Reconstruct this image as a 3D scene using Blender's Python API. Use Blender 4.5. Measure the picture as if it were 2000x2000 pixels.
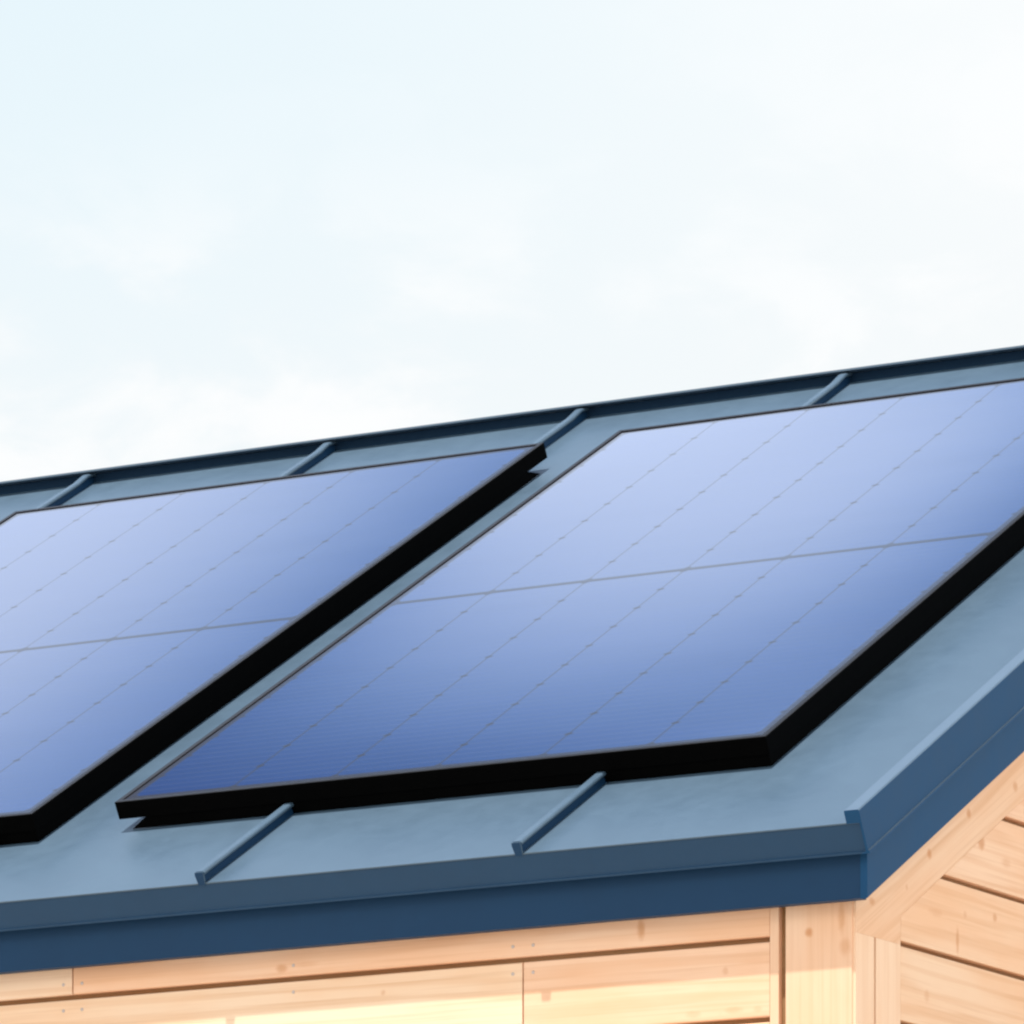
import bpy, bmesh, math, random
from mathutils import Vector, Matrix

random.seed(7)
SC = bpy.context.scene
for o in list(bpy.data.objects):
    bpy.data.objects.remove(o, do_unlink=True)
COL = SC.collection
R = math.radians

# ------------------------------------------------------------------ camera
Z0 = 2.45                      # height of the eave corner above the ground
TH = R(59.8152)
cd = bpy.data.cameras.new('camera')
cam = bpy.data.objects.new('camera', cd)
COL.objects.link(cam)
cam.location = (4.2514, -8.4342, Z0 - 1.45)
fwd = Vector((-math.cos(TH), math.sin(TH), 0))
cam.rotation_euler = fwd.to_track_quat('-Z', 'Y').to_euler()
cd.sensor_width = 36.0
cd.lens = 12360.77 / 2000 * 36.0
cd.shift_x = (1000 - 953.565) / 2000
cd.shift_y = (3654.12 - 1000) / 2000
cd.clip_start = 0.1
cd.clip_end = 3000
SC.camera = cam

# ------------------------------------------------------------------ light
SUN_DIR = Vector((-0.035, -0.3256, 0.9455)).normalized()
sl = bpy.data.lights.new('sun', 'SUN')
sl.energy = 3.2
sl.angle = R(0.55)
sl.color = (1.0, 0.965, 0.95)
sun = bpy.data.objects.new('sun', sl)
COL.objects.link(sun)
sun.location = (-6, -6, 20)
sun.rotation_euler = SUN_DIR.to_track_quat('Z', 'Y').to_euler()

SC.view_settings.view_transform = 'Standard'
SC.view_settings.look = 'None'
SC.view_settings.gamma = 1.0
SC.view_settings.use_curve_mapping = False
SC.view_settings.exposure = 0.7
SC.render.engine = 'CYCLES'
SC.cycles.max_bounces = 8
SC.cycles.filter_width = 2.3


class NT:
    """small wrapper to write node trees"""
    def __init__(s, tree):
        s.t = tree
        tree.nodes.clear()

    def n(s, kind, props=None, **inp):
        nd = s.t.nodes.new(kind)
        for k, v in (props or {}).items():
            setattr(nd, k, v)
        for k, v in inp.items():
            key = int(k[1:]) if k[0] == 'i' and k[1:].isdigit() else k.replace('_', ' ')
            s.set(nd, key, v)
        return nd

    def set(s, nd, key, v):
        sock = nd.inputs[key]
        if isinstance(v, bpy.types.NodeSocket):
            s.t.links.new(v, sock)
        else:
            sock.default_value = v

    def m(s, op, a, b=None, c=None, clamp=False):
        nd = s.n('ShaderNodeMath', {'operation': op, 'use_clamp': clamp})
        for i, v in enumerate((a, b, c)):
            if v is not None:
                s.set(nd, i, v)
        return nd.outputs[0]

    def vm(s, op, a, b=None, out=0, scale=None):
        nd = s.n('ShaderNodeVectorMath', {'operation': op})
        s.set(nd, 0, a)
        if b is not None:
            s.set(nd, 1, b)
        if scale is not None:
            s.set(nd, 'Scale', scale)
        return nd.outputs[out]

    def rng(s, v, a, b, c=0.0, d=1.0, kind='SMOOTHSTEP'):
        nd = s.n('ShaderNodeMapRange', {'interpolation_type': kind})
        for k, x in zip(('Value', 'From Min', 'From Max', 'To Min', 'To Max'), (v, a, b, c, d)):
            s.set(nd, k, x)
        return nd.outputs[0]

    def mix(s, f, a, b, mode='MIX'):
        nd = s.n('ShaderNodeMix', {'data_type': 'RGBA', 'blend_type': mode})
        s.set(nd, 0, f)
        s.set(nd, 6, a)
        s.set(nd, 7, b)
        return nd.outputs[2]

    def noise(s, vec, scale, detail=4.0, rough=0.5, dist=0.0):
        nd = s.n('ShaderNodeTexNoise', None, Vector=vec, Scale=scale, Detail=detail, Roughness=rough, Distortion=dist)
        return nd.outputs[0]

    def scl(s, vec, v3):
        return s.vm('MULTIPLY', vec, v3)


# ------------------------------------------------------------------ world sky
w = bpy.data.worlds.new('World')
SC.world = w
w.use_nodes = True
t = NT(w.node_tree)
sky = t.n('ShaderNodeTexSky', {'sky_type': 'NISHITA', 'sun_disc': False})
sky.sun_elevation = math.asin(SUN_DIR.z)
sky.sun_rotation = math.atan2(SUN_DIR.x, SUN_DIR.y)
sky.air_density = 1.0
sky.dust_density = 0.3
sky.ozone_density = 4.0
tc = t.n('ShaderNodeTexCoord')
dirv = tc.outputs['Generated']
sep = t.n('ShaderNodeSeparateXYZ', None, Vector=dirv)
elev = t.m('MULTIPLY', t.m('ARCSINE', sep.outputs[2]), 180 / math.pi)
azim = t.m('MULTIPLY', t.m('ARCTAN2', sep.outputs[0], sep.outputs[1]), 180 / math.pi)
flat = t.scl(dirv, (1, 1, 2.2))
nz = t.noise(flat, 5.5, 6, 0.55, 0.4)                    # big cloud structure
nf = t.noise(t.scl(dirv, (1, 1, 1.9)), 30.0, 7, 0.56, 0.3)                    # wisps
nzz = t.m('SUBTRACT', nz, 0.5)
# a bright bank of high cloud and haze round the horizon, blue sky above it
e2 = t.m('ADD', elev, t.m('MULTIPLY', nzz, 0.8))
cover = t.rng(e2, 36.0, 45.0, 1.0, 0.02)
bright = t.rng(elev, 17.5, 32.0, 0.0, 1.0)
veil = t.m('MULTIPLY', t.rng(azim, -22.0, -35.0), t.m('MULTIPLY', t.rng(elev, 9.0, 17.5), t.rng(elev, 25.0, 18.0)))   # thinner veil, a little blue showing
wisp = t.rng(t.m('ADD', t.m('MULTIPLY', nf, 0.7), t.m('MULTIPLY', nz, 0.3)), 0.41, 0.62)
where = t.m('MULTIPLY', t.rng(elev, 15.4, 13.4), t.rng(azim, -27.5, -31.5, 0.35, 1.0))
thin = t.m('MULTIPLY', veil, t.m('SUBTRACT', 1.0, t.m('MULTIPLY', t.m('MULTIPLY', wisp, where), 0.75)))
K = 10.3
north = t.rng(t.m('ABSOLUTE', t.m('ADD', azim, 38.0)), 24.0, 50.0, 1.0, 0.0)           # clearer air on that side: a pale blue glow
glow = t.mix(north, (K * 2.0, K * 2.03, K * 2.02, 1), t.mix(t.rng(elev, 36.0, 42.5), (K * 1.58, K * 1.86, K * 2.36, 1), (K * 0.90, K * 1.56, K * 2.75, 1)))
white = t.mix(bright, (K, K * 1.005, K * 1.005, 1), glow)
haze_blue = (K * 0.76, K * 0.90, K * 0.97, 1)
soft = t.mix(t.rng(wisp, 0, 1, 0.0, 1.0), (K * 0.93, K * 0.955, K * 0.965, 1), (K * 1.0, K * 1.0, K * 1.0, 1))
low = t.mix(bright, t.mix(t.rng(elev, 19.0, 12.0, 0.0, 1.0), white, soft), white)
cl = t.mix(t.m('MULTIPLY', thin, 0.85), low, haze_blue)
skc = t.mix(cover, sky.outputs[0], cl)
bg = t.n('ShaderNodeBackground', None, Color=skc, Strength=0.06)
out = t.n('ShaderNodeOutputWorld', None, Surface=bg.outputs[0])

# ------------------------------------------------------------------ mesh helpers


class MB:
    def __init__(s):
        s.bm = bmesh.new()

    def face(s, pts):
        s.bm.faces.new([s.bm.verts.new(p) for p in pts])

    def prism(s, poly, vec):
        vec = Vector(vec)
        a = [s.bm.verts.new(p) for p in poly]
        b = [s.bm.verts.new(Vector(p) + vec) for p in poly]
        n = len(a)
        s.bm.faces.new(a[::-1])
        s.bm.faces.new(b)
        for i in range(n):
            s.bm.faces.new((a[i], a[(i + 1) % n], b[(i + 1) % n], b[i]))

    def box(s, x0, x1, y0, y1, z0, z1):
        s.prism([(x0, y0, z0), (x1, y0, z0), (x1, y1, z0), (x0, y1, z0)], (0, 0, z1 - z0))

    def loft(s, rings, cap=True):
        vs = [[s.bm.verts.new(p) for p in r] for r in rings]
        n = len(vs[0])
        for a, b in zip(vs, vs[1:]):
            for i in range(n):
                s.bm.faces.new((a[i], a[(i + 1) % n], b[(i + 1) % n], b[i]))
        if cap:
            s.bm.faces.new(vs[0][::-1])
            s.bm.faces.new(vs[-1])

    def cyl(s, c, axis, r, h, n=14):
        axis = Vector(axis).normalized()
        u = axis.orthogonal().normalized()
        v = axis.cross(u)
        c = Vector(c)
        rings = []
        for k, rr in ((0, r), (h * 0.7, r), (h, r * 0.7)):
            rings.append([c + axis * k + (u * math.cos(2 * math.pi * i / n) + v * math.sin(2 * math.pi * i / n)) * rr for i in range(n)])
        s.loft(rings)

    def build(s, name, mat, parent=None, bevel=0.0, smooth=False, loc=(0, 0, 0)):
        bm = s.bm
        bmesh.ops.recalc_face_normals(bm, faces=bm.faces)
        if bevel:
            ed = [e for e in bm.edges if len(e.link_faces) == 2 and e.calc_face_angle(0) > 0.5]
            bmesh.ops.bevel(bm, geom=ed, offset=bevel, segments=2, affect='EDGES', profile=0.5, clamp_overlap=True)
        me = bpy.data.meshes.new(name)
        bm.to_mesh(me)
        bm.free()
        for f in me.polygons:
            f.use_smooth = smooth
        me.materials.append(mat)
        o = bpy.data.objects.new(name, me)
        COL.objects.link(o)
        if parent:
            o.parent = parent
        o.location = loc
        return o


def empty(name, loc=(0, 0, 0), **props):
    o = bpy.data.objects.new(name, None)
    COL.objects.link(o)
    o.location = loc
    for k, v in props.items():
        o[k] = v
    return o


# roof slope frame: X along the eave, S up the slope, H along the slope's normal
CP, SP = 0.8746, 0.4848
E0 = Vector((0, -0.04195, Z0 + 0.10667))
UP = Vector((0, CP, SP))
NR = Vector((0, -SP, CP))
L = 2.5658
YM = E0.y + L * CP + 0.045        # plane of the ridge
XL = -6.33                         # far end of the cabin
XV = 0.0121                        # outer face of the verge
HB = 0.1137                        # height of the rake boards under the sheet
PAN = 0.57


def rp(x, s, h, back=False):
    p = E0 + UP * s + NR * h
    p.x = x
    if back:
        p.y = 2 * YM - p.y
    return p


# ------------------------------------------------------------------ materials
def new_mat(name):
    m = bpy.data.materials.new(name)
    m.use_nodes = True
    t = NT(m.node_tree)
    out = t.n('ShaderNodeOutputMaterial')
    b = t.n('ShaderNodeBsdfPrincipled')
    t.t.links.new(b.outputs[0], out.inputs[0])
    return m, t, b


def bump(t, b, height, strength, dist):
    nd = t.n('ShaderNodeBump', None, Height=height, Strength=strength, Distance=dist)
    t.t.links.new(nd.outputs[0], b.inputs['Normal'])


def coated_metal(name, col, rough, mottle, spec=0.5):
    m, t, b = new_mat(name)
    pos = t.n('ShaderNodeTexCoord').outputs['Object']
    n1 = t.noise(pos, 6.0, 5, 0.6)
    n2 = t.noise(pos, 34.0, 4, 0.6)
    f = t.m('ADD', t.m('MULTIPLY', n1, 0.6), t.m('MULTIPLY', n2, 0.4))
    lo = tuple(c * (1 - mottle) for c in col) + (1,)
    hi = tuple(c * (1 + mottle) for c in col) + (1,)
    t.set(b, 'Base Color', t.mix(t.rng(f, 0.33, 0.67), lo, hi))
    t.set(b, 'Roughness', t.rng(f, 0.3, 0.7, rough - 0.05, rough + 0.07, 'LINEAR'))
    b.inputs['Specular IOR Level'].default_value = spec
    n3 = t.noise(pos, 420.0, 2, 0.5)
    bump(t, b, t.m('ADD', t.m('MULTIPLY', n1, 0.0012), t.m('MULTIPLY', n3, 0.00022)), 0.25, 1.0)
    return m


M_SHEET = coated_metal('roof_metal', (0.066, 0.113, 0.157), 0.46, 0.065)
M_FOLD = coated_metal('folded_edge_metal', (0.088, 0.138, 0.188), 0.42, 0.05)
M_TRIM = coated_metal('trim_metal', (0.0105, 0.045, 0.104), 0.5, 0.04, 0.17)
M_VERGE = coated_metal('verge_metal', (0.0115, 0.066, 0.155), 0.48, 0.05, 0.12)
M_DRIP = coated_metal('drip_metal', (0.018, 0.058, 0.118), 0.5, 0.04, 0.22)
m, t, b = new_mat('dark_vent')
pos = t.n('ShaderNodeTexCoord').outputs['Object']
t.set(b, 'Base Color', t.mix(t.noise(pos, 60.0, 3), (0.010, 0.030, 0.062, 1), (0.014, 0.038, 0.074, 1)))
b.inputs['Roughness'].default_value = 0.75
b.inputs['Specular IOR Level'].default_value = 0.08
M_VENT = m


def wood(name, grain, knots=(), tone=(1, 1, 1)):
    """pale softwood; grain = axis index the fibres run along; knots = (x, y, z, rx, rz, strength)"""
    m, t, b = new_mat(name)
    pos = t.n('ShaderNodeTexCoord').outputs['Object']
    rnd = t.n('ShaderNodeNewGeometry').outputs['Random Per Island']
    off = t.n('ShaderNodeCombineXYZ', None, X=t.m('MULTIPLY', rnd, 37.0), Y=t.m('MULTIPLY', rnd, 91.0), Z=t.m('MULTIPLY', rnd, 53.0))
    pj = t.vm('ADD', pos, off.outputs[0])
    if grain == 'rake':
        rot = t.n('ShaderNodeVectorRotate', {'rotation_type': 'X_AXIS'}, Vector=pj, Angle=-R(29))
        pj, grain = rot.outputs[0], 1
    st = [9.0, 9.0, 9.0]
    st[grain] = 0.55
    gv = t.scl(pj, tuple(st))
    # growth rings: distorted bands, cathedral figure on some boards
    wob = t.noise(gv, 1.3, 3, 0.5)
    ax = 2 if grain != 2 else 0
    sepv = t.n('ShaderNodeSeparateXYZ', None, Vector=pj)
    other = [0, 1, 2]
    other.remove(grain)
    lin = t.m('ADD', t.m('MULTIPLY', sepv.outputs[other[0]], 60.0), t.m('MULTIPLY', sepv.outputs[other[1]], 60.0))
    rings = t.m('SINE', t.m('ADD', t.m('MULTIPLY', lin, 3.0), t.m('MULTIPLY', wob, 26.0)))
    fine = t.noise(t.scl(pj, tuple(3.0 if i == grain else 190.0 for i in range(3))), 1.0, 3, 0.6)
    patch = t.noise(t.scl(pj, tuple(2.2 if i == grain else 7.0 for i in range(3))), 1.0, 4, 0.55)
    c0 = t.mix(t.rng(patch, 0.32, 0.68), (0.91, 0.580, 0.368, 1), (0.94, 0.68, 0.485, 1))
    c0 = t.mix(t.m('MULTIPLY', t.rng(rings, 0.0, 1.0), 0.24 if grain != 2 else 0.11), c0, (0.72, 0.37, 0.17, 1))
    c0 = t.mix(t.m('MULTIPLY', t.rng(fine, 0.45, 0.75), 0.30 if grain != 2 else 0.18), c0, (0.68, 0.37, 0.19, 1))
    # board to board tone: pinker, yellower, paler
    tn = t.n('ShaderNodeValToRGB', None, Fac=rnd)
    cr = tn.color_ramp
    cr.elements[0].color = (1.0, 0.93, 0.885, 1)
    cr.elements[1].color = (1.0, 1.02, 0.98, 1)
    e = cr.elements.new(0.35)
    e.color = (1.0, 0.99, 0.95, 1)
    e = cr.elements.new(0.7)
    e.color = (0.96, 0.92, 0.89, 1)
    c0 = t.mix(1.0, c0, tn.outputs[0], 'MULTIPLY')
    c0 = t.mix(1.0, c0, tone + (1,), 'MULTIPLY')
    # small scattered knots
    kv = t.n('ShaderNodeTexVoronoi', None, Vector=t.scl(pj, tuple(0.75 if i == grain else 1.0 for i in range(3))), Scale=8.5)
    kd = t.m('ADD', kv.outputs['Distance'], t.m('MULTIPLY', t.noise(pj, 70.0, 3), 0.05))
    pick = t.m('GREATER_THAN', t.n('ShaderNodeSeparateColor', None, Color=kv.outputs['Color']).outputs[0], 0.45)
    kn = t.m('MULTIPLY', pick, t.rng(kd, 0.115, 0.05, 0.0, 0.5))
    for (x, y, z, rx, rz, s) in knots:
        d = t.vm('SUBTRACT', pos, (x, y, z))
        d = t.scl(d, (1 / rx, 1 / rx, 1 / rz))
        dn = t.vm('ADD', d, t.vm('SCALE', t.n('ShaderNodeTexNoise', None, Vector=pos, Scale=90.0).outputs[1], scale=0.45))
        dn = t.vm('SUBTRACT', dn, (0.225, 0.225, 0.225))
        ln = t.vm('LENGTH', dn, out=1)
        f = t.rng(ln, 1.1, 0.25, 0.0, s)
        kn = f if kn is None else t.m('MAXIMUM', kn, f)
    if kn is not None:
        c0 = t.mix(kn, c0, (0.60, 0.235, 0.075, 1))
    t.set(b, 'Base Color', c0)
    b.inputs['Roughness'].default_value = 0.62
    b.inputs['Specular IOR Level'].default_value = 0.3
    bump(t, b, t.m('ADD', t.m('MULTIPLY', fine, 0.6), t.m('MULTIPLY', rings, 0.2)), 0.18, 0.0012)
    return m


WF = 0.027                       # front wall face
WG = -0.035                      # gable wall face
z = lambda v: Z0 + v
KF = [(-0.400, WF, z(-0.013), 0.009, 0.020, 0.6), (-0.24, WF, z(-0.148), 0.02, 0.007, 0.25), (-0.31, WF, z(-0.15), 0.016, 0.007, 0.22), (-0.20, WF, z(-0.149), 0.010, 0.007, 0.2),
      (-0.255, WF, z(-0.088), 0.007, 0.008, 0.3), (-0.86, WF, z(-0.078), 0.006, 0.006, 0.3), (-1.0, WF, z(-0.024), 0.03, 0.006, 0.18)]
KP = [(-0.113, WF, z(-0.040), 0.009, 0.009, 0.7), (-0.058, WF, z(-0.022), 0.008, 0.028, 0.4), (-0.052, WF, z(-0.066), 0.013, 0.016, 0.35)]
KG = [(WG, 0.461, z(0.149), 0.016, 0.014, 0.65), (WG, 0.509, z(0.039), 0.010, 0.009, 0.5), (WG, 0.376, z(-0.014), 0.007, 0.026, 0.5),
      (WG, 0.269, z(-0.112), 0.012, 0.012, 0.25), (WG, 0.403, z(0.030), 0.008, 0.007, 0.25), (WG, 0.55, z(0.13), 0.02, 0.01, 0.25),
      (WG, 0.30, z(0.02), 0.03, 0.008, 0.2)]
KR = [(WG, 0.278, z(0.107), 0.010, 0.010, 0.65), (WG, 0.416, z(0.188), 0.010, 0.010, 0.6), (WG, 0.583, z(0.255), 0.011, 0.010, 0.5),
      (WG, 0.083, z(0.008), 0.012, 0.008, 0.5), (WG, 0.20, z(0.045), 0.006, 0.006, 0.3)]
W_FRONT = wood('softwood_front', 0, KF)
W_POST = wood('softwood_upright', 2, KP)
W_GABLE = wood('softwood_gable', 1, KG, (0.99, 0.965, 0.94))
W_RAKE = wood('softwood_rake', 'rake', KR, (0.99, 0.965, 0.94))
W_BACK = wood('softwood_backing', 0, (), (0.36, 0.30, 0.20))
m, t, b = new_mat('nail_steel')
pos = t.n('ShaderNodeTexCoord').outputs['Object']
t.set(b, 'Base Color', t.mix(t.noise(pos, 300.0), (0.52, 0.44, 0.40, 1), (0.60, 0.50, 0.45, 1)))
b.inputs['Roughness'].default_value = 0.45
b.inputs['Metallic'].default_value = 0.4
M_NAIL = m

# ------------------------------------------------------------------ ground
m, t, b = new_mat('gravel_ground')
pos = t.n('ShaderNodeTexCoord').outputs['Object']
vor = t.n('ShaderNodeTexVoronoi', None, Vector=pos, Scale=28.0)
gcol = t.mix(t.noise(pos, 0.6, 5), (0.43, 0.39, 0.34, 1), (0.56, 0.51, 0.45, 1))
gcol = t.mix(0.35, gcol, t.mix(t.n('ShaderNodeSeparateColor', None, Color=vor.outputs['Color']).outputs[0], (0.32, 0.29, 0.25, 1), (0.60, 0.55, 0.48, 1)))
t.set(b, 'Base Color', gcol)
b.inputs['Roughness'].default_value = 0.9
bump(t, b, vor.outputs['Distance'], 0.6, 0.02)
g = MB()
g.face([(-1200, -1200, 0), (1200, -1200, 0), (1200, 1200, 0), (-1200, 1200, 0)])
go = g.build('ground', m)
go['kind'] = 'structure'

# ------------------------------------------------------------------ timber cabin
cabin = empty('timber_cabin', (0, 0, 0), category='cabin',
              label='timber clad cabin with a blue standing seam metal roof carrying solar panels')

# --- roof sheet
rf = MB()
TS = 0.0022
X0R, X1R = XL + 0.0, 0.006
prof = [rp(0, -0.0015, 0), rp(0, L + 0.03, 0), rp(0, L + 0.03, 0, True), rp(0, -0.0015, 0, True),
        rp(0, -0.0015, -TS, True), rp(0, 0.02, -0.0045, True), rp(0, L + 0.03, -0.0045, True), rp(0, L + 0.03, -0.0045), rp(0, 0.02, -0.0045), rp(0, -0.0015, -TS)]
rf.prism([Vector((X0R, p.y, p.z)) for p in prof], (X1R - X0R, 0, 0))
roof = rf.build('roof', M_SHEET, cabin)

# structural deck inside, hidden under the sheet: keeps the roof solid
dk = MB()
prof = [rp(0, 0.03, -0.006), rp(0, L + 0.02, -0.006), rp(0, L + 0.02, -0.006, True), rp(0, 0.03, -0.006, True),
        rp(0, 0.03, -0.045, True), rp(0, L + 0.02, -0.045, True), rp(0, L + 0.02, -0.045), rp(0, 0.03, -0.045)]
dk.prism([Vector((XL + 0.02, p.y, p.z)) for p in prof], (-XL - 0.04, 0, 0))
dk.build('roof_deck', W_BACK, roof)


# --- standing seams
def seam_mesh(x, back=False):
    q = MB()
    hw, hh, wt = 0.0032, 0.0086, 0.0193
    st = [(-0.0005, 0.0, wt), (L - 0.06, 0.0, wt), (L - 0.020, 0.0, wt + 0.0035), (L + 0.006, 0.0, wt - 0.0005 if not back else wt - 0.008), (L + 0.02, 0.0, wt - 0.006 if not back else wt - 0.014)]
    rings = []
    for s, hb, ht in st:
        k = 0.0068
        cs = [(-hw, hb - 0.001), (hw + 0.001, hb - 0.001), (hw, ht - k - 0.001), (hh - 0.0012, ht - k), (hh, ht - k + 0.0015), (hh, ht - 0.0034), (hh - 0.0011, ht - 0.0012), (hh - 0.0036, ht),
              (-hh + 0.0036, ht), (-hh + 0.0011, ht - 0.0012), (-hh, ht - 0.0034), (-hh, ht - k + 0.0015), (-hh + 0.0012, ht - k), (-hw, ht - k - 0.001)]
        rings.append([rp(x + a, s, h, back) for a, h in cs])
    q.loft(rings)
    # folded end tab at the eave
    q.prism([rp(x + a, -0.0030, h, back) for a, h in ((-0.0060, -0.003), (0.0060, -0.003), (0.0074, wt - 0.006), (0.0066, wt - 0.0012), (-0.0076, wt - 0.0010), (-0.0084, wt - 0.006))],
            (rp(0, 0.0014, 0, back) - rp(0, -0.0020, 0, back)))
    return q


def seam_build(x, back=False):
    o = seam_mesh(x, back).build('standing_seam', M_SHEET, roof)
    o.data.materials.append(M_TRIM)                 # darker metal paints shade onto the upstand sides and end tab
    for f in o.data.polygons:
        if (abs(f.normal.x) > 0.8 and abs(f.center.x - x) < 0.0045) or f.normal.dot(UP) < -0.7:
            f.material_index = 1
    return o


xs0 = XV - 0.025
k = 1
while xs0 - k * PAN > XL + 0.1:
    dx = {1: 0.004, 2: -0.002}.get(k, 0)
    seam_build(xs0 - k * PAN + dx + 0.004)
    seam_build(xs0 - k * PAN + 0.004, True)
    k += 1

# --- eave flashing: face square to the slope, hem at its foot
FL = 0.0494
for back in (False, True):
    q = MB()
    pr = [rp(0, 0.03, -0.0046, back), rp(0, 0.0005, -0.0026, back), rp(0, 0.0, -0.0032, back), rp(0, 0.0, -FL + 0.0045, back), rp(0, -0.0022, -FL + 0.0030, back),
          rp(0, -0.0022, -FL, back), rp(0, 0.010, -FL, back), rp(0, 0.010, -FL + 0.003, back), rp(0, 0.003, -FL + 0.004, back), rp(0, 0.003, -0.006, back), rp(0, 0.03, -0.007, back)]
    q.prism([Vector((XL - 0.006, p.y, p.z)) for p in pr], (XV - 0.0042 - XL + 0.006, 0, 0))
    q.build('eave_flashing', M_DRIP, roof)
    # fascia board
    q = MB()
    y0, y1 = (0.0, 0.02) if not back else (2 * YM - 0.02, 2 * YM)
    q.box(XL + 0.0, -0.0125, y0, y1, z(0), z(0.083))
    q.build('fascia', M_TRIM, roof, bevel=0.0008)

# --- verge flashing and rake fascia at both gables
for end in (0, 1):
    for back in (False, True):
        sgn = 1 if end == 0 else -1
        ox = 0.0 if end == 0 else XL
        fx = lambda a: ox + sgn * a
        q = MB()
        hv = 0.0201
        cs = [(-0.0129, -0.001), (-0.0129, hv - 0.0015), (-0.0114, hv), (XV - 0.0018, hv), (XV, hv - 0.0018), (XV, -FL + 0.006), (XV + 0.0022, -FL + 0.0042), (XV + 0.0022, -FL),
              (0.001, -FL), (0.001, -FL + 0.002), (XV - 0.004, -FL + 0.004), (XV - 0.004, -0.001)]
        S1 = L + 0.05 / CP - 0.0035
        S1 = (YM - E0.y) / CP
        rings = []
        for s in (-0.0035, S1):
            ring = []
            for a, h in cs:
                p = rp(fx(a), s, h, back)
                if s > 1:
                    # mitre at the ridge plane
                    q0 = rp(fx(a), 0, h, back)
                    dirv = (p - q0)
                    kk = (YM - q0.y) / dirv.y
                    p = q0 + dirv * kk
                ring.append(p)
            rings.append(ring)
        q.loft(rings)
        vo = q.build('verge_flashing', M_VERGE, roof, bevel=0.0)
        vo.data.materials.append(M_FOLD)           # turned-up edge of the roof pan, bend highlight painted in with paler metal
        upn = rp(0, 0, 1, back) - rp(0, 0, 0, back)
        for f in vo.data.polygons:
            if f.normal.dot(upn) > 0.6:
                f.material_index = 1
        # rake fascia plate
        q = MB()
        bot0 = Vector((0, -0.0024, z(-0.0024 * SP / CP)))
        yy = lambda y: 2 * YM - y if back else y
        zr = lambda y: z(y * SP / CP)
        top = lambda y: z(y * SP / CP) + (HB - 0.03) / CP
        x_in, x_out = fx(-0.0120), fx(0.0)
        poly = [(x_in, yy(-0.0024), zr(-0.0024)), (x_in, yy(YM), zr(YM)), (x_in, yy(YM), top(YM)), (x_in, yy(-0.0024), z(0.0800))]
        q.prism(poly, (x_out - x_in, 0, 0))
        q.build('rake_fascia', M_VERGE, roof, bevel=0.0007)

# --- ridge: dark vent strip with a folded cap on top
rz = rp(0, L, 0)
q = MB()
q.box(XL + 0.02, -0.014, rz.y + 0.0, 2 * YM - rz.y, rz.z - 0.02, rz.z + 0.0174)
q.build('ridge_vent', M_VENT, roof)
q = MB()
ya, yb = rz.y - 0.022, 2 * YM - rz.y + 0.022
pk = 0.003
q.prism([(XL - 0.004, ya, rz.z + 0.0176), (XL - 0.004, YM, rz.z + 0.0176 + pk), (XL - 0.004, yb, rz.z + 0.0176), (XL - 0.004, yb, rz.z + 0.0212), (XL - 0.004, YM, rz.z + 0.0212 + pk), (XL - 0.004, ya, rz.z + 0.0212)],
        (XV - XL + 0.006, 0, 0))
q.build('ridge_cap', M_FOLD, roof)

# ------------------------------------------------------------------ walls
GR = 0.0086                      # groove height
ROW = 0.1208
BD = 0.018                       # board thickness


def boards_front(mb, x0, x1, yf, yb, joints):
    """horizontal boards on a wall facing -Y (yf = face, yb = back of board)"""
    zt = z(0.085)
    zg = z(-0.045)
    r = 0
    while zt > 0.25:
        lo = zg + GR / 2
        xs = [x0] + sorted(j for j in joints(r) if x0 < j < x1) + [x1]
        for a, b_ in zip(xs, xs[1:]):
            a2 = a + (0.0014 if a != x0 else 0)
            b2 = b_ - (0.0014 if b_ != x1 else 0)
            e = 0.0016
            # front edges softened by hand so each board stays one island
            mb.prism([(a2, yf + (yb > yf) * e - (yb < yf) * e, lo), (a2, yf, lo + e), (a2, yf, zt - e), (a2, yf + (yb > yf) * e - (yb < yf) * e, zt), (a2, yb, zt), (a2, yb, lo)], (b2 - a2, 0, 0))
        zt = zg - GR / 2
        zg -= ROW
        r += 1


def jt(r):
    return {0: [-1.443, -2.65, -4.2], 1: [-0.608, -2.9, -4.6]}.get(r, [-0.9 - 0.6 * ((r * 7) % 5), -3.6 - 0.3 * (r % 4), -5.2])


wall = MB()
boards_front(wall, XL + 0.12, -0.1795, WF, WF + BD, jt)
front = wall.build('wall', W_FRONT, cabin)
q = MB()
q.box(XL + 0.08, -0.06, WF + BD - 0.006, WF + BD + 0.06, 0.0, z(0.085))
q.build('wall_backing', W_BACK, front)
q = MB()
q.box(-0.1793, -0.1643, WF + 0.0004, WF + BD, 0.1, z(0.085))
q.build('batten', W_POST, front, bevel=0.001)
q = MB()
q.box(-0.1527, -0.0402, WF, WF + BD + 0.01, 0.1, z(0.085))
q.build('corner_board', W_POST, front, bevel=0.0014)
q = MB()
q.box(XL + 0.04, XL + 0.117, WF, WF + BD + 0.01, 0.1, z(0.085))
q.build('corner_board', W_POST, front, bevel=0.0014)
# nail heads beside joints and over the battens
nail0 = None
spots = []
for xj, zz in ((-0.608, (-0.024, -0.066)), (-1.443, (-0.024, -0.066))):
    for s in (-0.018, 0.018):
        for v in zz:
            spots.append((xj + s, v))
for xb in (-1.025, -2.0):
    spots += [(xb, -0.024), (xb, -0.066)]
for (xn, zn) in spots:
    if nail0 is None:
        q = MB()
        q.cyl((0, 0, 0), (0, -1, 0), 0.0027, 0.0009)
        nail0 = q.build('nail_head', M_NAIL, front, smooth=True)
        nn = nail0
    else:
        nn = nail0.copy()
        COL.objects.link(nn)
        nn.parent = front
    nn.location = (xn, WF + 0.0002, z(zn))

# gable wall(s): horizontal boards cut to the rake
RB = 0.1006                       # vertical drop of the rake board's lower edge


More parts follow.
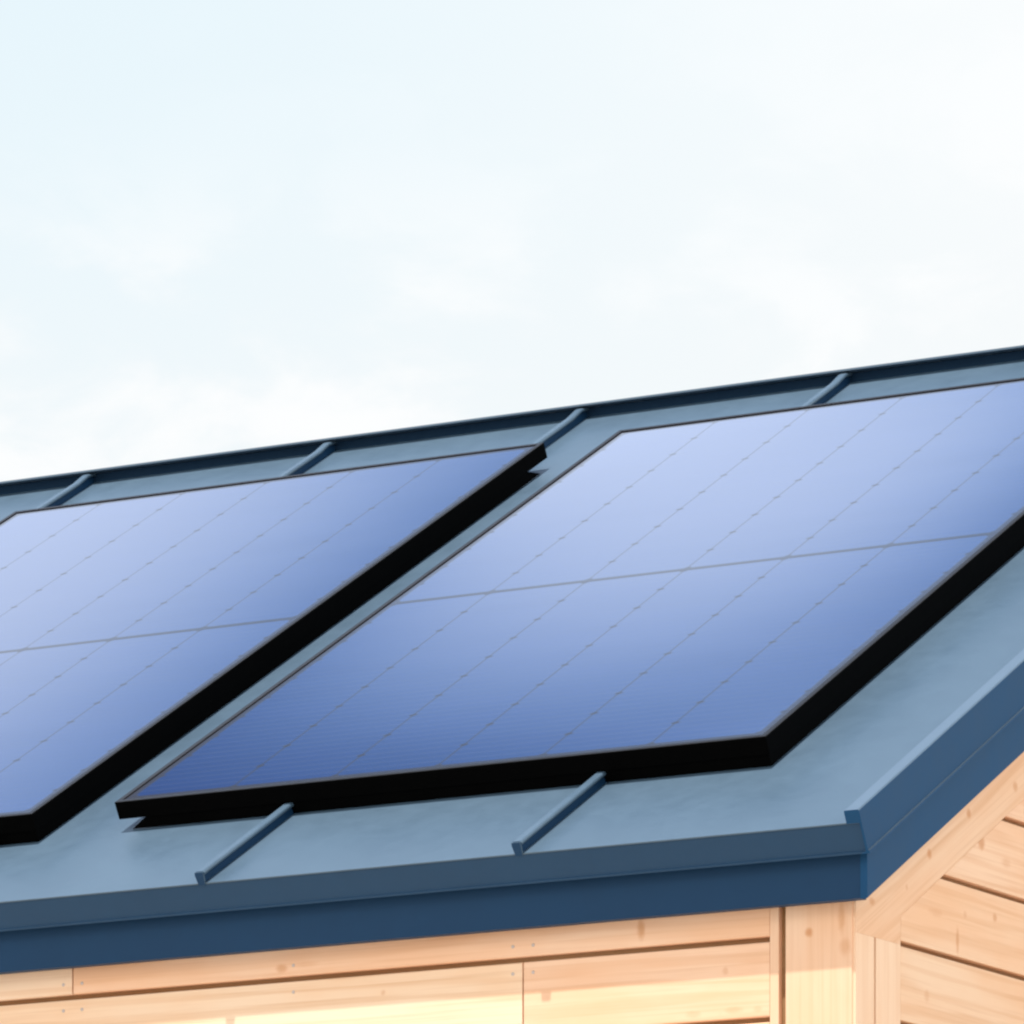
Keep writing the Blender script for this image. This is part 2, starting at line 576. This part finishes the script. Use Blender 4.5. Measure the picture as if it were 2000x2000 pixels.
def gable(x_face, sgn, mats, first):
    xb = x_face - sgn * BD
    wy = 2 * YM
    yl = lambda zv: max(0.1795, (zv + RB) * CP / SP + 0.0006)
    mb = MB()
    zg = -0.0425
    edges = [zg + ROW * i for i in range(12, 0, -1)] + [zg - ROW * i for i in range(0, 20)]
    for zt, zb in zip(edges, edges[1:]):
        hi, lo = zt - GR / 2, zb + GR / 2
        if z(lo) < 0.1:
            break
        zk = 0.1795 * SP / CP - RB
        zs = [lo] + ([zk] if lo < zk < hi else []) + [hi]
        half = YM - 0.0
        pl = [(yl(v), v) for v in zs if yl(v) < half]
        if not pl:
            continue
        if yl(hi) >= half:
            pl.append((half, half * SP / CP - RB))
            pr_ = [(wy - a, v) for a, v in pl[:-1]]
        else:
            pr_ = [(wy - a, v) for a, v in pl]
        poly = pl + pr_[::-1]
        mb.prism([(x_face, a, z(v)) for a, v in poly], (xb - x_face, 0, 0))
    w_ = mb.build('wall', mats[0], cabin, bevel=0.0012)
    q = MB()
    yb0, yb1 = 0.06, wy - 0.06
    xx = xb + sgn * 0.006
    pts = [(yb0, -Z0), (yb1, -Z0), (yb1, yb0 * SP / CP - 0.01), (YM, YM * SP / CP - 0.01), (yb0, yb0 * SP / CP - 0.01)]
    q.prism([(xx, a, z(v)) for a, v in pts], (-sgn * 0.06, 0, 0))
    q.build('wall_backing', W_BACK, w_)
    for bk in (False, True):
        yy = (lambda y: wy - y) if bk else (lambda y: y)
        # rake board: follows the roof, its foot dropping into the corner trim
        q = MB()
        ya = 0.0295
        poly = [(ya, -0.0449), (0.1788, -0.0449), (0.1788, 0.1788 * SP / CP - RB), (YM, YM * SP / CP - RB), (YM, YM * SP / CP + 0.03), (ya, ya * SP / CP + 0.03)]
        q.prism([(x_face, yy(a), z(v)) for a, v in poly], (xb - x_face, 0, 0))
        q.build('rake_board', mats[1], w_)
        q = MB()
        q.prism([(x_face, yy(a), z(v)) for a, v in ((ya, 0.1 - Z0), (0.0900, 0.1 - Z0), (0.0900, -0.0451), (ya, -0.0451))], (xb - x_face, 0, 0))
        q.build('corner_board', W_POST, w_)
        q = MB()
        q.prism([(x_face, yy(a), z(v)) for a, v in ((0.0958, 0.1 - Z0), (0.1788, 0.1 - Z0), (0.1788, -0.0451), (0.0958, -0.0451))], (xb - x_face, 0, 0))
        q.build('corner_board', W_POST, w_)
    return w_


gable(WG, 1, (W_GABLE, W_RAKE), True)
gable(XL + 0.035, -1, (W_GABLE, W_RAKE), False)
wall = MB()
boards_front(wall, XL + 0.04, -0.041, 2 * YM - WF, 2 * YM - WF - BD, jt)
bw = wall.build('wall', W_FRONT, cabin)
q = MB()
q.box(XL + 0.08, -0.06, 2 * YM - WF - BD - 0.06, 2 * YM - WF - BD + 0.006, 0.0, z(0.085))
q.build('wall_backing', W_BACK, bw)
q = MB()
q.box(XL + 0.06, -0.06, 0.05, 2 * YM - 0.05, 0.0, 0.1)
q.build('plinth', W_BACK, cabin)

# ------------------------------------------------------------------ solar panels
PW, PL_ = 1.2, 1.944
H_B, H_T = 0.0200, 0.0500
LIP = 0.0105

m, t, b = new_mat('panel_frame_black')
pos = t.n('ShaderNodeTexCoord').outputs['Object']
t.set(b, 'Base Color', t.mix(t.noise(pos, 50.0, 3), (0.0015, 0.0015, 0.0015, 1), (0.0025, 0.0024, 0.0022, 1)))
b.inputs['Roughness'].default_value = 0.5
b.inputs['Specular IOR Level'].default_value = 0.008
M_FRAME = m
m, t, b = new_mat('panel_frame_lip')
pos = t.n('ShaderNodeTexCoord').outputs['Object']
t.set(b, 'Base Color', t.mix(t.noise(pos, 50.0, 3), (0.009, 0.008, 0.007, 1), (0.013, 0.011, 0.009, 1)))
b.inputs['Roughness'].default_value = 0.4
b.inputs['Specular IOR Level'].default_value = 0.09
M_LIP = m

m, t, b = new_mat('panel_glass')
obj = t.n('ShaderNodeTexCoord').outputs['Object']
sp_ = t.n('ShaderNodeSeparateXYZ', None, Vector=obj)
gx, gy = sp_.outputs[0], sp_.outputs[1]
u0, u1, v0, v1 = LIP + 0.012, PW - LIP - 0.012, LIP + 0.016, PL_ - LIP - 0.016
cw = (u1 - u0) / 6
cx = t.m('DIVIDE', t.m('SUBTRACT', gx, u0), cw)
dcol = t.m('MULTIPLY', t.m('ABSOLUTE', t.m('SUBTRACT', cx, t.m('ROUND', cx))), cw)        # metres to the nearest column line
half = (v1 - v0) / 2
mid = t.m('ABSOLUTE', t.m('SUBTRACT', gy, (v0 + v1) / 2))
rh = (half - 0.008) / 10
ry = t.m('DIVIDE', t.m('SUBTRACT', mid, 0.008), rh)
drow = t.m('MULTIPLY', t.m('ABSOLUTE', t.m('SUBTRACT', ry, t.m('ROUND', ry))), rh)
line = t.rng(dcol, 0.0012, 0.0034, 1.0, 0.0)
rowl = t.m('MULTIPLY', t.rng(drow, 0.0003, 0.0012, 1.0, 0.0), 0.16)
diam = t.rng(t.m('ADD', dcol, drow), 0.006, 0.012, 1.0, 0.0)                            # cut cell corners
midl = t.rng(mid, 0.0065, 0.0095, 1.0, 0.0)
bord = t.m('MAXIMUM', t.rng(t.m('ABSOLUTE', t.m('SUBTRACT', gx, PW / 2)), (u1 - u0) / 2, (u1 - u0) / 2 + 0.0015),
           t.rng(mid, half, half + 0.0015))
mask = t.m('MAXIMUM', t.m('MAXIMUM', t.m('MULTIPLY', line, 0.8), rowl), t.m('MAXIMUM', diam, midl))
mask = t.m('MAXIMUM', mask, bord)
# fine wires across each cell
bus = t.m('PINGPONG', gy, 0.0121)
busl = t.m('MULTIPLY', t.rng(bus, 0.0006, 0.0022, 1.0, 0.0), 0.085)
cellid = t.n('ShaderNodeTexWhiteNoise', {'noise_dimensions': '2D'}, Vector=t.n('ShaderNodeCombineXYZ', None, X=t.m('FLOOR', cx), Y=t.m('FLOOR', t.m('DIVIDE', gy, rh))).outputs[0]).outputs[0]
cell = t.mix(cellid, (0.0030, 0.0115, 0.070, 1), (0.0045, 0.0145, 0.081, 1))
cell = t.mix(t.rng(t.noise(t.scl(obj, (1.5, 14.0, 1.0)), 1.0, 4, 0.6), 0.3, 0.7), cell, (0.0040, 0.0145, 0.076, 1))
cell = t.mix(busl, cell, (0.25, 0.26, 0.30, 1))
t.set(b, 'Base Color', t.mix(mask, cell, (0.030, 0.029, 0.033, 1)))
t.set(b, 'Roughness', t.m('ADD', 0.07, t.m('MULTIPLY', mask, 0.0)))
b.inputs['Specular IOR Level'].default_value = 0.5
t.set(b, 'Specular IOR Level', t.m('SUBTRACT', 0.52, t.m('ADD', t.m('MULTIPLY', mask, 0.42), t.m('MULTIPLY', busl, 0.5))))
# the sheet is flat; its shading normals are bent differently on each panel
# to shape a gradient of reflected sky into the glass
def own(nm):
    return t.n('ShaderNodeAttribute', {'attribute_type': 'OBJECT', 'attribute_name': nm}).outputs['Fac']


ux = t.m('MULTIPLY', t.m('SUBTRACT', t.m('DIVIDE', gx, PW), 0.5), 2.0)
uy = t.m('MULTIPLY', t.m('SUBTRACT', t.m('DIVIDE', gy, PL_), 0.5), 2.0)
nx = t.m('ADD', t.m('MULTIPLY', ux, own('lean_x')), own('tilt_x'))
ny = t.m('ADD', t.m('ADD', t.m('MULTIPLY', uy, own('lean_y')), own('tilt_y')), t.m('MULTIPLY', own('lean_mid'), t.m('MULTIPLY', t.m('SUBTRACT', 1.0, t.m('MULTIPLY', ux, ux)), t.m('SUBTRACT', 1.0, t.m('MULTIPLY', uy, uy)))))
ny = t.m('ADD', ny, t.m('MULTIPLY', t.m('MULTIPLY', ux, uy), own('lean_xy')))
wv = t.noise(t.scl(obj, (3.0, 9.0, 1)), 1.0, 2, 0.5)
ny = t.m('ADD', ny, t.m('MULTIPLY', t.m('SUBTRACT', wv, 0.5), 0.003))
nv = t.n('ShaderNodeCombineXYZ', None, X=nx, Y=ny, Z=1.0)
vt = t.n('ShaderNodeVectorTransform', {'vector_type': 'NORMAL', 'convert_from': 'OBJECT', 'convert_to': 'WORLD'}, Vector=nv.outputs[0])
t.t.links.new(vt.outputs[0], b.inputs['Normal'])
M_GLASS = m


def solar_panel(x0, s0, label):
    root = empty('solar_panel', (0, 0, 0), category='solar panel', label=label, group='solar panels on the metal roof')
    o = rp(x0, s0, 0)
    root.matrix_world = Matrix(((1, 0, 0, o.x), (0, UP.y, NR.y, o.y), (0, UP.z, NR.z, o.z), (0, 0, 0, 1)))
    return root


p1 = solar_panel(-1.475, 0.300, 'solar panel with its whole front edge in view, nearer the gable end')
q = MB()
# frame: four mitred rails, each a box with a thin lip over the glass
c = [(0, 0), (PW, 0), (PW, PL_), (0, PL_)]
ci = [(LIP, LIP), (PW - LIP, LIP), (PW - LIP, PL_ - LIP), (LIP, PL_ - LIP)]
for i in range(4):
    a, b_, bi, ai = c[i], c[(i + 1) % 4], ci[(i + 1) % 4], ci[i]
    q.prism([(a[0], a[1], H_B), (b_[0], b_[1], H_B), (bi[0], bi[1], H_B), (ai[0], ai[1], H_B)], (0, 0, H_T - H_B))
bmesh.ops.remove_doubles(q.bm, verts=q.bm.verts, dist=1e-5)
inner = [f for f in q.bm.faces if all(abs((v.co.x / PW) - 0.5) > 0.4 or True for v in f.verts)]
# drop the mitre faces shared by two rails
seen = {}
for f in q.bm.faces:
    seen.setdefault(tuple(sorted(v.index for v in f.verts)), []).append(f)
q.bm.verts.index_update()
seen = {}
for f in q.bm.faces:
    seen.setdefault(tuple(sorted(v.index for v in f.verts)), []).append(f)
bmesh.ops.delete(q.bm, geom=[f for fs in seen.values() if len(fs) > 1 for f in fs], context='FACES_ONLY')
bmesh.ops.remove_doubles(q.bm, verts=q.bm.verts, dist=1e-5)
frame = q.build('frame', M_FRAME, p1, bevel=0.0009)
frame.data.materials.append(M_LIP)
for f in frame.data.polygons:
    if f.normal.z > 0.3:
        f.material_index = 1
q = MB()
q.box(LIP - 0.0005, PW - LIP + 0.0005, LIP - 0.0005, PL_ - LIP + 0.0005, H_T - 0.0085, H_T - 0.0018)
glass = q.build('glass', M_GLASS, p1)
for kk, vv in zip(('lean_x', 'lean_y', 'lean_xy', 'tilt_x', 'tilt_y', 'lean_mid'), (-0.0104, 0.0201, -0.0251, 0.0108, -0.0067, 0.0229)):
    glass[kk] = vv
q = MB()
ins, th, h0 = 0.003, 0.003, 0.0012  # added black strips standing in for shadow in the gap below the panel
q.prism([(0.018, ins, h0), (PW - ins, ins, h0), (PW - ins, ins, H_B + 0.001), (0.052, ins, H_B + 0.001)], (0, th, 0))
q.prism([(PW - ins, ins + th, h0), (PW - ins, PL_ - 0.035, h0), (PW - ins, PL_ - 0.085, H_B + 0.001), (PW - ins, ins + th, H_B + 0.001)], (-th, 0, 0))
shade_strip = q.build('added_shade_strip', M_FRAME, p1)
rails = []
for yy in (0.42, PL_ - 0.42):
    q = MB()
    q.box(0.10, PW - 0.10, yy - 0.02, yy + 0.02, 0.0198, 0.036)
    rails.append(q.build('mounting_rail', M_FRAME, p1))
p2 = solar_panel(-2.829, 0.284, 'blue solar panel cut off by the left edge of the photo, showing its right edge')
for ch in (frame, glass, shade_strip, *rails):
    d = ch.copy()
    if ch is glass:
        for kk, vv in zip(('lean_x', 'lean_y', 'lean_xy', 'tilt_x', 'tilt_y', 'lean_mid'), (0.0166, 0.0023, -0.0062, 0.0112, -0.0147, 0.0066)):
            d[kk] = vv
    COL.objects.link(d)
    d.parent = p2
